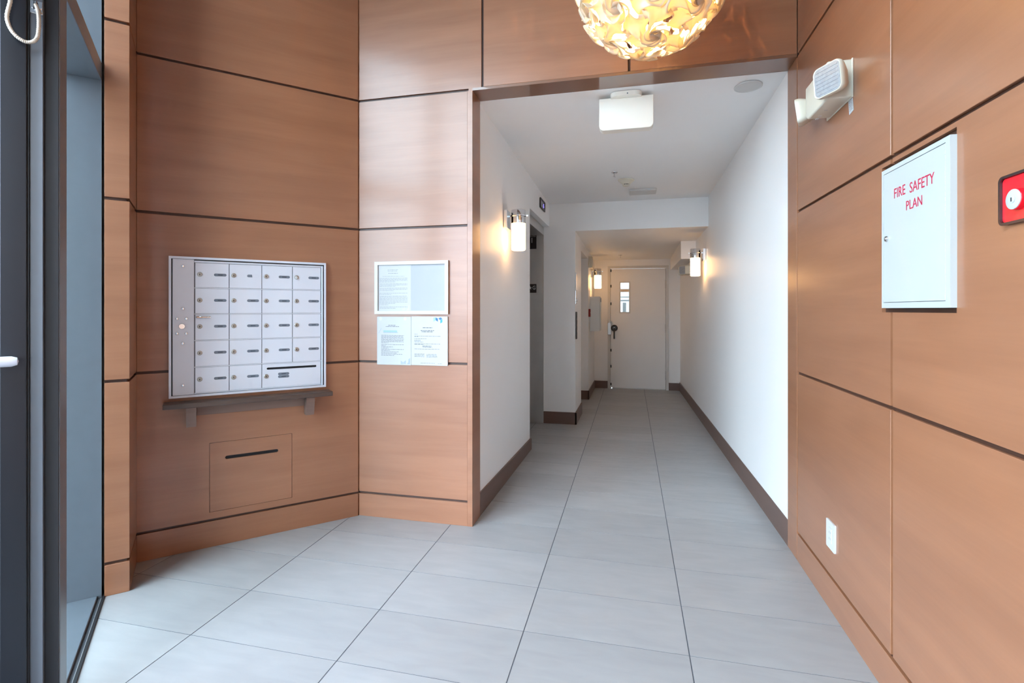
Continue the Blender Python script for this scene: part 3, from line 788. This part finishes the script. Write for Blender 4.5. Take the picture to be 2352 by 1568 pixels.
for a_, b_ in ((-.105, -.088), (-.07, -.06), (.0, .006)):
    MB().box(a_, b_, -.06, -.048, -.0015, .002).build('test_button', GRILLE, e1)
tg = MB().box(.085, .125, -.0015, -.0008, -.075, .0).build('paper_tag', PAPER, e1, Matrix.Rotation(math.radians(-9), 4, 'Y'))
b = MB()
for k in range(6): words(b, .09, .12, -.022 - k * .008, .002, -.0018)
b.build('print', INK, tg)['kind'] = 'stuff'
def in_e1(p): return EI @ Vector(p)
def dir_e1(d): return (EI.to_3x3() @ Vector(d))
head(e1, in_e1((.752, 2.205, 2.222)), dir_e1((-.863, -.505, -.06)), -2, .122)
head(e1, in_e1((.762, 2.60, 2.238)), dir_e1((-.93, .36, -.12)), 6, .112, .075)
MB().cyl(in_e1((.785, 2.24, 2.215)), in_e1((.80, 2.27, 2.215)), .02, n=16).build('swivel', CREAM, e1)
MB().cyl(in_e1((.80, 2.58, 2.235)), in_e1((.815, 2.48, 2.235)), .022, n=16).build('swivel', CREAM, e1)

e2 = thing('emergency_light', 'small emergency light with a clear head under the ceiling beam beside the end door', 'emergency light', fr(XR(7.25), 7.25, 1.80, -90))
MB().box(-.13, .13, -.09, -.001, 0, .12, .01, 2).build('body', CREAM, e2)
head(e2, (.09, -.115, .055), (.75, -.6, -.05), 0, .115)
head(e2, (-.10, -.125, .055), (-.5, -.8, -.05), 0, .115)
for x_ in (.07, -.08): MB().cyl((x_, -.08, .055), (x_, -.10, .055), .018, n=14).build('swivel', CREAM, e2)

# ---- exit / emergency box on the corridor ceiling
xb = thing('ceiling_sign_box', 'cream blank sign box with rounded lower corners under the corridor ceiling', 'sign box', fr(-.026, 3.20, 2.4, 0))
ZS = 2.646 - 2.4
MB().plate(rrect(-.093, .093, -.075, .055, .04, 6), [], 0, .028).xform(Matrix(((1, 0, 0, 0), (0, 0, 1, 0), (0, 1, 0, ZS - .028), (0, 0, 0, 1)))).build('canopy', SIGNC, xb)
out = [(-.163, .225), (-.163, .058)] + [(-.163 + .03 - .03 * math.cos(math.radians(a)), .058 - .03 * math.sin(math.radians(a))) for a in range(15, 91, 15)] + [(.163 - .03 + .03 * math.sin(math.radians(a)), .028 + .03 - .03 * math.cos(math.radians(a))) for a in range(0, 91, 15)] + [(.163, .225)]
bb = MB().plate(out, [], -.035, .035)
bmesh.ops.bevel(bb.bm, geom=[e for e in bb.bm.edges if len(e.link_faces) == 2 and e.calc_face_angle(0) > 1.2], offset=.004, segments=2, profile=.5, affect='EDGES')
bb.build('housing', SIGNC, xb)
MB().box(-.05, .05, -.02, .02, .2245, ZS - .027).build('neck', SIGNC, xb)
MB().box(.005, .012, -.0805, -.074, ZS - .02, ZS - .015).build('screw', GREYP, xb)

# ---- ceiling devices
spk = thing('ceiling_speaker', 'round white flush grille in the corridor ceiling near the opening', 'ceiling grille', fr(.68, 3.228, c1(0, 3.228) - .008, 0))
MB().lathe([(.078, .008), (.078, .002), (.074, 0), (.071, .001), (.070, .003), (0, .003)], (0, 0, 0), (0, 0, 1), 40).build('grille', GRILLE, spk, smooth=True)
def sprinkler(x, y, zc, label):
    t = thing('sprinkler_head', label, 'sprinkler', fr(x, y, zc - .05, 0), 'ceiling sprinklers')
    MB().lathe([(.030, .050), (.029, .046), (.020, .040), (.012, .040)], (0, 0, 0), (0, 0, 1), 24).build('escutcheon', CHROME, t, smooth=True)
    MB().cyl((0, 0, .012), (0, 0, .042), .006, n=10).build('stem', CHROME, t)
    MB().cyl((0, 0, .006), (0, 0, .009), .014, n=16).cyl((0, 0, .009), (0, 0, .014), .004, n=8).build('deflector', CHROME, t)
sprinkler(-.145, 4.74, c1(0, 4.74), 'chrome sprinkler head beside the smoke detector on the corridor ceiling')
sprinkler(-.150, 8.0, c2(0, 8.0), 'small sprinkler head on the low ceiling before the end door')
sd = thing('smoke_detector', 'white conical smoke detector with dark slots on the corridor ceiling', 'smoke detector', fr(-.040, 5.0, c1(0, 5.0) - .06, 0))
MB().lathe([(.078, .060), (.078, .050), (.070, .044), (.045, .026), (.036, .018), (.036, .006), (.030, .001), (0, 0)], (0, 0, 0), (0, 0, 1), 32).build('housing', CREAM, sd, smooth=True)
for a in (-115, -90, -65):
    ca, sa = math.cos(math.radians(a)), math.sin(math.radians(a))
    MB().box(-.005, .005, -.0372, -.0352, .008, .0155).xform(Matrix.Rotation(math.radians(a + 90), 4, 'Z')).build('slot', DARK, sd)
vt = thing('ceiling_vent', 'off-white rectangular cover plate on the corridor ceiling behind the smoke detector', 'vent cover', fr(.125, 5.42, c1(0, 5.42) - .022, 0))
MB().box(-.135, .135, -.10, .10, 0, .018, .004).build('cover', GRILLE, vt)
MB().box(-.125, .125, -.09, .09, .015, .024).build('collar', CEIL, vt)

# ---- wall sconces: local frame like the walls, origin at the wall below the glass
def sconce(F, label, r=.055, scl=1.0):
    t = thing('wall_sconce', label, 'wall lamp', F, 'warm glass wall sconces')
    ax = -.105
    MB().box(-.055, .055, -.030, -.0005, .17, .305, .002).build('back_plate', CHROME, t)
    MB().lathe([(r - .003, .205), (r, .205), (r, .305), (r - .002, .308), (0, .308)], (0, ax, 0), (0, 0, 1), 32).build('cap', CHROME, t, smooth=True)
    MB().tube([(r * 1.07 * math.cos(a), ax + r * 1.07 * math.sin(a), .262) for a in [2 * PI * k / 28 for k in range(28)]], .0045, 8, True).box(-.008, .008, ax + r, -.029, .256, .268).box(-.008, .008, ax - r - .022, ax - r, .256, .268, .002).build('band', CHROME, t, smooth=True)
    MB().lathe([(.0, .0), (r - .012, .0), (r - .004, .003), (r - .001, .01), (r - .001, .206)], (0, ax, 0), (0, 0, 1), 32).build('glass_shade', SHADEG, t, smooth=True)
    return t
sconce(fr(XLw(3.76), 3.76, 1.772, 90), 'lit chrome sconce with opal glass on the left corridor wall before the elevator')
sconce(fr(XR(6.03), 6.03, 1.70, -90), 'lit chrome sconce with opal glass on the long right corridor wall')
sconce(fr(-.600, 7.95, 1.65, 90), 'farthest lit chrome sconce, above the white cabinet left of the end door')

# ---- elevator entrance
ev = thing('elevator_entrance', 'stainless steel elevator door frame in the left corridor recess', 'elevator', fr(-1.14, 5.25, 0, 90))   # local x = Y - 5.25
MB().box(.545, .5595, -.155, .18, 0, 2.28).build('jamb', STEEL, ev)
MB().box(-.5595, -.545, -.155, .18, 0, 2.28).build('jamb', STEEL, ev)
MB().box(-.545, .545, -.155, .18, 2.188, 2.28).build('head', STEEL, ev)
for a, b_ in ((-.545, -.002), (.002, .545)):
    MB().box(a, b_, .10, .13, .004, 2.188).build('door_panel', STEEL, ev)
MB().box(-.545, .545, .08, .18, 0, .003).build('threshold', ALUP, ev)
F_J = fr(-1.12, 5.25 + .545, 0, 0)                             # jamb face looks back at the camera
s1 = thing('floor_sign', 'black elevator jamb plate with a raised white 1', 'sign', at(F_J, 0, 0, 2.03))
MB().box(-.051, .051, -.003, -.0003, 0, .160, .0008).build('plate', SIGNB, s1)
MB().text('1', .085, -.003, -.0036, .098, .0012, .9).text('ELEVATOR', .019, 0, -.0036, .147, .0008, .95).build('lettering', SIGNW, s1)
s2 = thing('floor_sign', 'black elevator jamb plate with a white star and G', 'sign', at(F_J, 0, 0, 1.518))
MB().box(-.051, .051, -.003, -.0003, 0, .102, .0008).build('plate', SIGNB, s2)
star = [(-.024 + (.024 if k % 2 == 0 else .0095) * math.sin(PI * k / 5), .057 + (.024 if k % 2 == 0 else .0095) * math.cos(PI * k / 5)) for k in range(10)]
MB().plate(star, [], -.0042, -.003).text('G', .062, .023, -.0036, .057, .0012, .85).build('lettering', SIGNW, s2)
ds = thing('floor_display', 'small dark floor indicator with a violet digit above the elevator', 'display', fr(XLw(5.33), 5.33, 2.39, 90))
MB().plate(rrect(-.145, .145, 0, .105, .006, 3), [rect(-.125, .125, .012, .093)], -.012, -.0005).build('bezel', BLACKP, ds)
MB().box(-.125, .125, -.007, -.001, .012, .093).build('screen', DISPBG, ds)
MB().text('G', .058, .06, -.0078, .05, .0008).build('digit', DISP, ds)

# ---- hall call plates on the pier, seen edge-on
F_PS = fr(-.6175, 5.88, 0, 90)
hc = thing('call_plate', 'slim steel call plate with dark buttons on the pier side', 'call station', at(F_PS, 0, 0, .98))
MB().box(-.05, .05, -.012, -.0005, 0, .315, .002).build('plate', BLACKP, hc)
for z in (.09, .16, .23): MB().cyl((0, -.012, z), (0, -.017, z), .014, n=16).build('button', STEEL, hc)
hk = thing('key_plate', 'pale steel plate with a key knob above the call plate on the pier', 'key plate', at(F_PS, 0, 0, 1.545))
MB().box(-.05, .05, -.009, -.0005, 0, .205, .002).build('plate', ALUP, hk)
MB().box(-.05, .05, -.006, -.0005, -.16, -.001, .002).cyl((0, -.006, -.115), (0, -.020, -.115), .013, n=16).build('key_knob', CHROME, hk)

# ---- white boxes on the left passage wall
ex = thing('extinguisher_cabinet', 'white wall cabinet below the farthest sconce left of the end door', 'cabinet', fr(-.601, 7.86, .995, 90))
MB().box(-.13, .13, -.15, -.001, 0, .525, .003).build('body', WHITE2, ex)
MB().box(-.12, .12, -.158, -.151, .01, .515, .002).build('door', WHITE2, ex)
MB().box(-.112, -.098, -.168, -.159, .44, .50, .002).build('latch', GREYP, ex)
ps = thing('pull_station', 'small dark red alarm box beside the white wall cabinet', 'fire alarm', fr(-.6055, 7.55, 1.215, 90))
MB().box(-.045, .045, -.028, -.0005, 0, .115, .003).build('box', REDD, ps)
MB().box(-.025, .025, -.034, -.0285, .05, .07, .002).build('pull_bar', WHITE2, ps)
db = thing('alarm_horn', 'white alarm horn box near the ceiling above the farthest sconce', 'alarm', fr(-.6055, 7.60, 1.94, 90))
MB().box(-.075, .075, -.055, -.0005, 0, .17, .006, 2).build('housing', CREAM, db)
MB().cyl((0, -.055, .09), (0, -.060, .09), .05, n=24).build('grille', GRILLE, db)

# ---- pendant lamp: interlocking S-shaped petals on a sphere
PC = Vector((.087, 2.28, 2.785)); PR = .312
pl_ = thing('pendant_lamp', 'warm glowing ball pendant of swirling interlocked white petals', 'pendant lamp', Matrix.Translation(PC))
ib = bmesh.new()
bmesh.ops.create_icosphere(ib, subdivisions=2, radius=1, matrix=Matrix.Rotation(math.radians(17), 4, 'X') @ Matrix.Rotation(math.radians(23), 4, 'Z'))
ib.edges.ensure_lookup_table()
from mathutils.kdtree import KDTree
cen = [v.co.normalized() for v in ib.verts] + [f.calc_center_median().normalized() for f in ib.faces]
kd = KDTree(len(cen))
for i_, c_ in enumerate(cen): kd.insert(c_, i_)
kd.balance()
def swirl(P_):
    # twist every joint into a pinwheel around a small hole
    c_, i_, d_ = kd.find(P_)
    ax = P_.cross(c_)
    if ax.length > 1e-6:
        hole = .085 if i_ < 42 else .06
        nd = (d_ ** 3 + hole ** 3) ** (1 / 3)
        P_ = Matrix.Rotation(-(nd - d_), 3, ax.normalized()) @ P_
    return Matrix.Rotation((1.5 if i_ < 42 else 1.1) * max(0, 1 - (d_ / (.24 if i_ < 42 else .16)) ** 2) ** 2, 3, c_) @ P_
def petal_mesh(A, C, B, D):
    b = bmesh.new(); n = 16; gr = []; wob = random.uniform(.985, 1.02)
    for i in range(n + 1):
        row = []
        for j in range(n + 1):
            u, v = 2 * i / n - 1, 2 * j / n - 1
            uu = u; vv = v
            vv *= 1.10
            p, q = (uu + 1) / 2, (vv + 1) / 2
            P_ = A * (1 - p) * (1 - q) + C * p * (1 - q) + B * p * q + D * (1 - p) * q
            hgt = wob + .062 * (v * v * (1 + .45 * abs(v)) - 1.0 * u * u)
            row.append(b.verts.new(swirl(P_.normalized()) * PR * hgt))
        gr.append(row)
    for i in range(n):
        for j in range(n):
            f = b.faces.new((gr[i][j], gr[i + 1][j], gr[i + 1][j + 1], gr[i][j + 1])); f.smooth = True
    me = bpy.data.meshes.new('petal'); b.to_mesh(me); b.free(); me.materials.append(PETAL)
    return me
for e in ib.edges:
    A, B = e.verts[0].co.copy(), e.verts[1].co.copy()
    fa = [f.calc_center_median().normalized() for f in e.link_faces]
    m_ = (A + B) / 2
    left = m_.cross(B - A)
    if (fa[0] - m_).dot(left) < 0: fa.reverse()
    o = link('petal', petal_mesh(A, fa[0], B, fa[1]), pl_)
    sm = o.modifiers.new('thickness', 'SOLIDIFY'); sm.thickness = .0012
ib.free()
MB().lathe([(0, -.05), (.03, -.045), (.045, -.02), (.045, .01), (.03, .04), (.02, .07), (.018, .10), (0, .10)], (0, 0, 0), (0, 0, 1), 20).build('bulb', BULB, pl_, smooth=True)
MB().cyl((0, 0, .10), (0, 0, ZC - PC.z - .02), .004, n=8).cyl((0, 0, .09), (0, 0, .16), .022, n=14).build('cord', GRILLE, pl_)
MB().lathe([(.06, ZC - PC.z), (.06, ZC - PC.z - .015), (.045, ZC - PC.z - .03), (0, ZC - PC.z - .03)], (0, 0, 0), (0, 0, 1), 24).build('ceiling_rose', WHITEP, pl_, smooth=True)
ld = bpy.data.lights.new('pendant_bulb_light', 'POINT'); ld.energy = PENDANT_W; ld.color = (1.0, .66, .30); ld.shadow_soft_size = .05
lo = link('bulb_light', ld, pl_)

# ---- yard seen through the end door's small window
yd = thing('yard_fence', 'white fence with an orange rail seen through the small door window', 'fence', fr(-.12, 11.0, 0, 0))
MB().box(-1.2, 1.2, 0, .06, 1.70, 1.76).build('rail', ORANGEM, yd)
MB().box(-1.2, 1.2, .02, .05, 1.50, 1.53).box(-1.2, 1.2, .02, .05, 1.58, 1.60).build('rail', WHITEP, yd)
for k in range(9): MB().box(-.6 + k * .14, -.53 + k * .14, .0, .05, -.1, 1.47, .004).build('picket', WHITEP, yd)
hd_ = MB()
for k in range(260):
    a, bz, c = random.uniform(-1.2, 1.2), random.uniform(-.1, 1.22), random.uniform(-.1, .25)
    hd_.box(a - .04, a + .04, c - .04, c + .04, bz - .03, bz + .03, .0)
hd_ = hd_.build('hedge', HEDGEM, None, fr(-.12, 10.5, 0, 0))
tag(hd_, 'dull green hedge in front of the yard fence outside the end door', 'hedge')
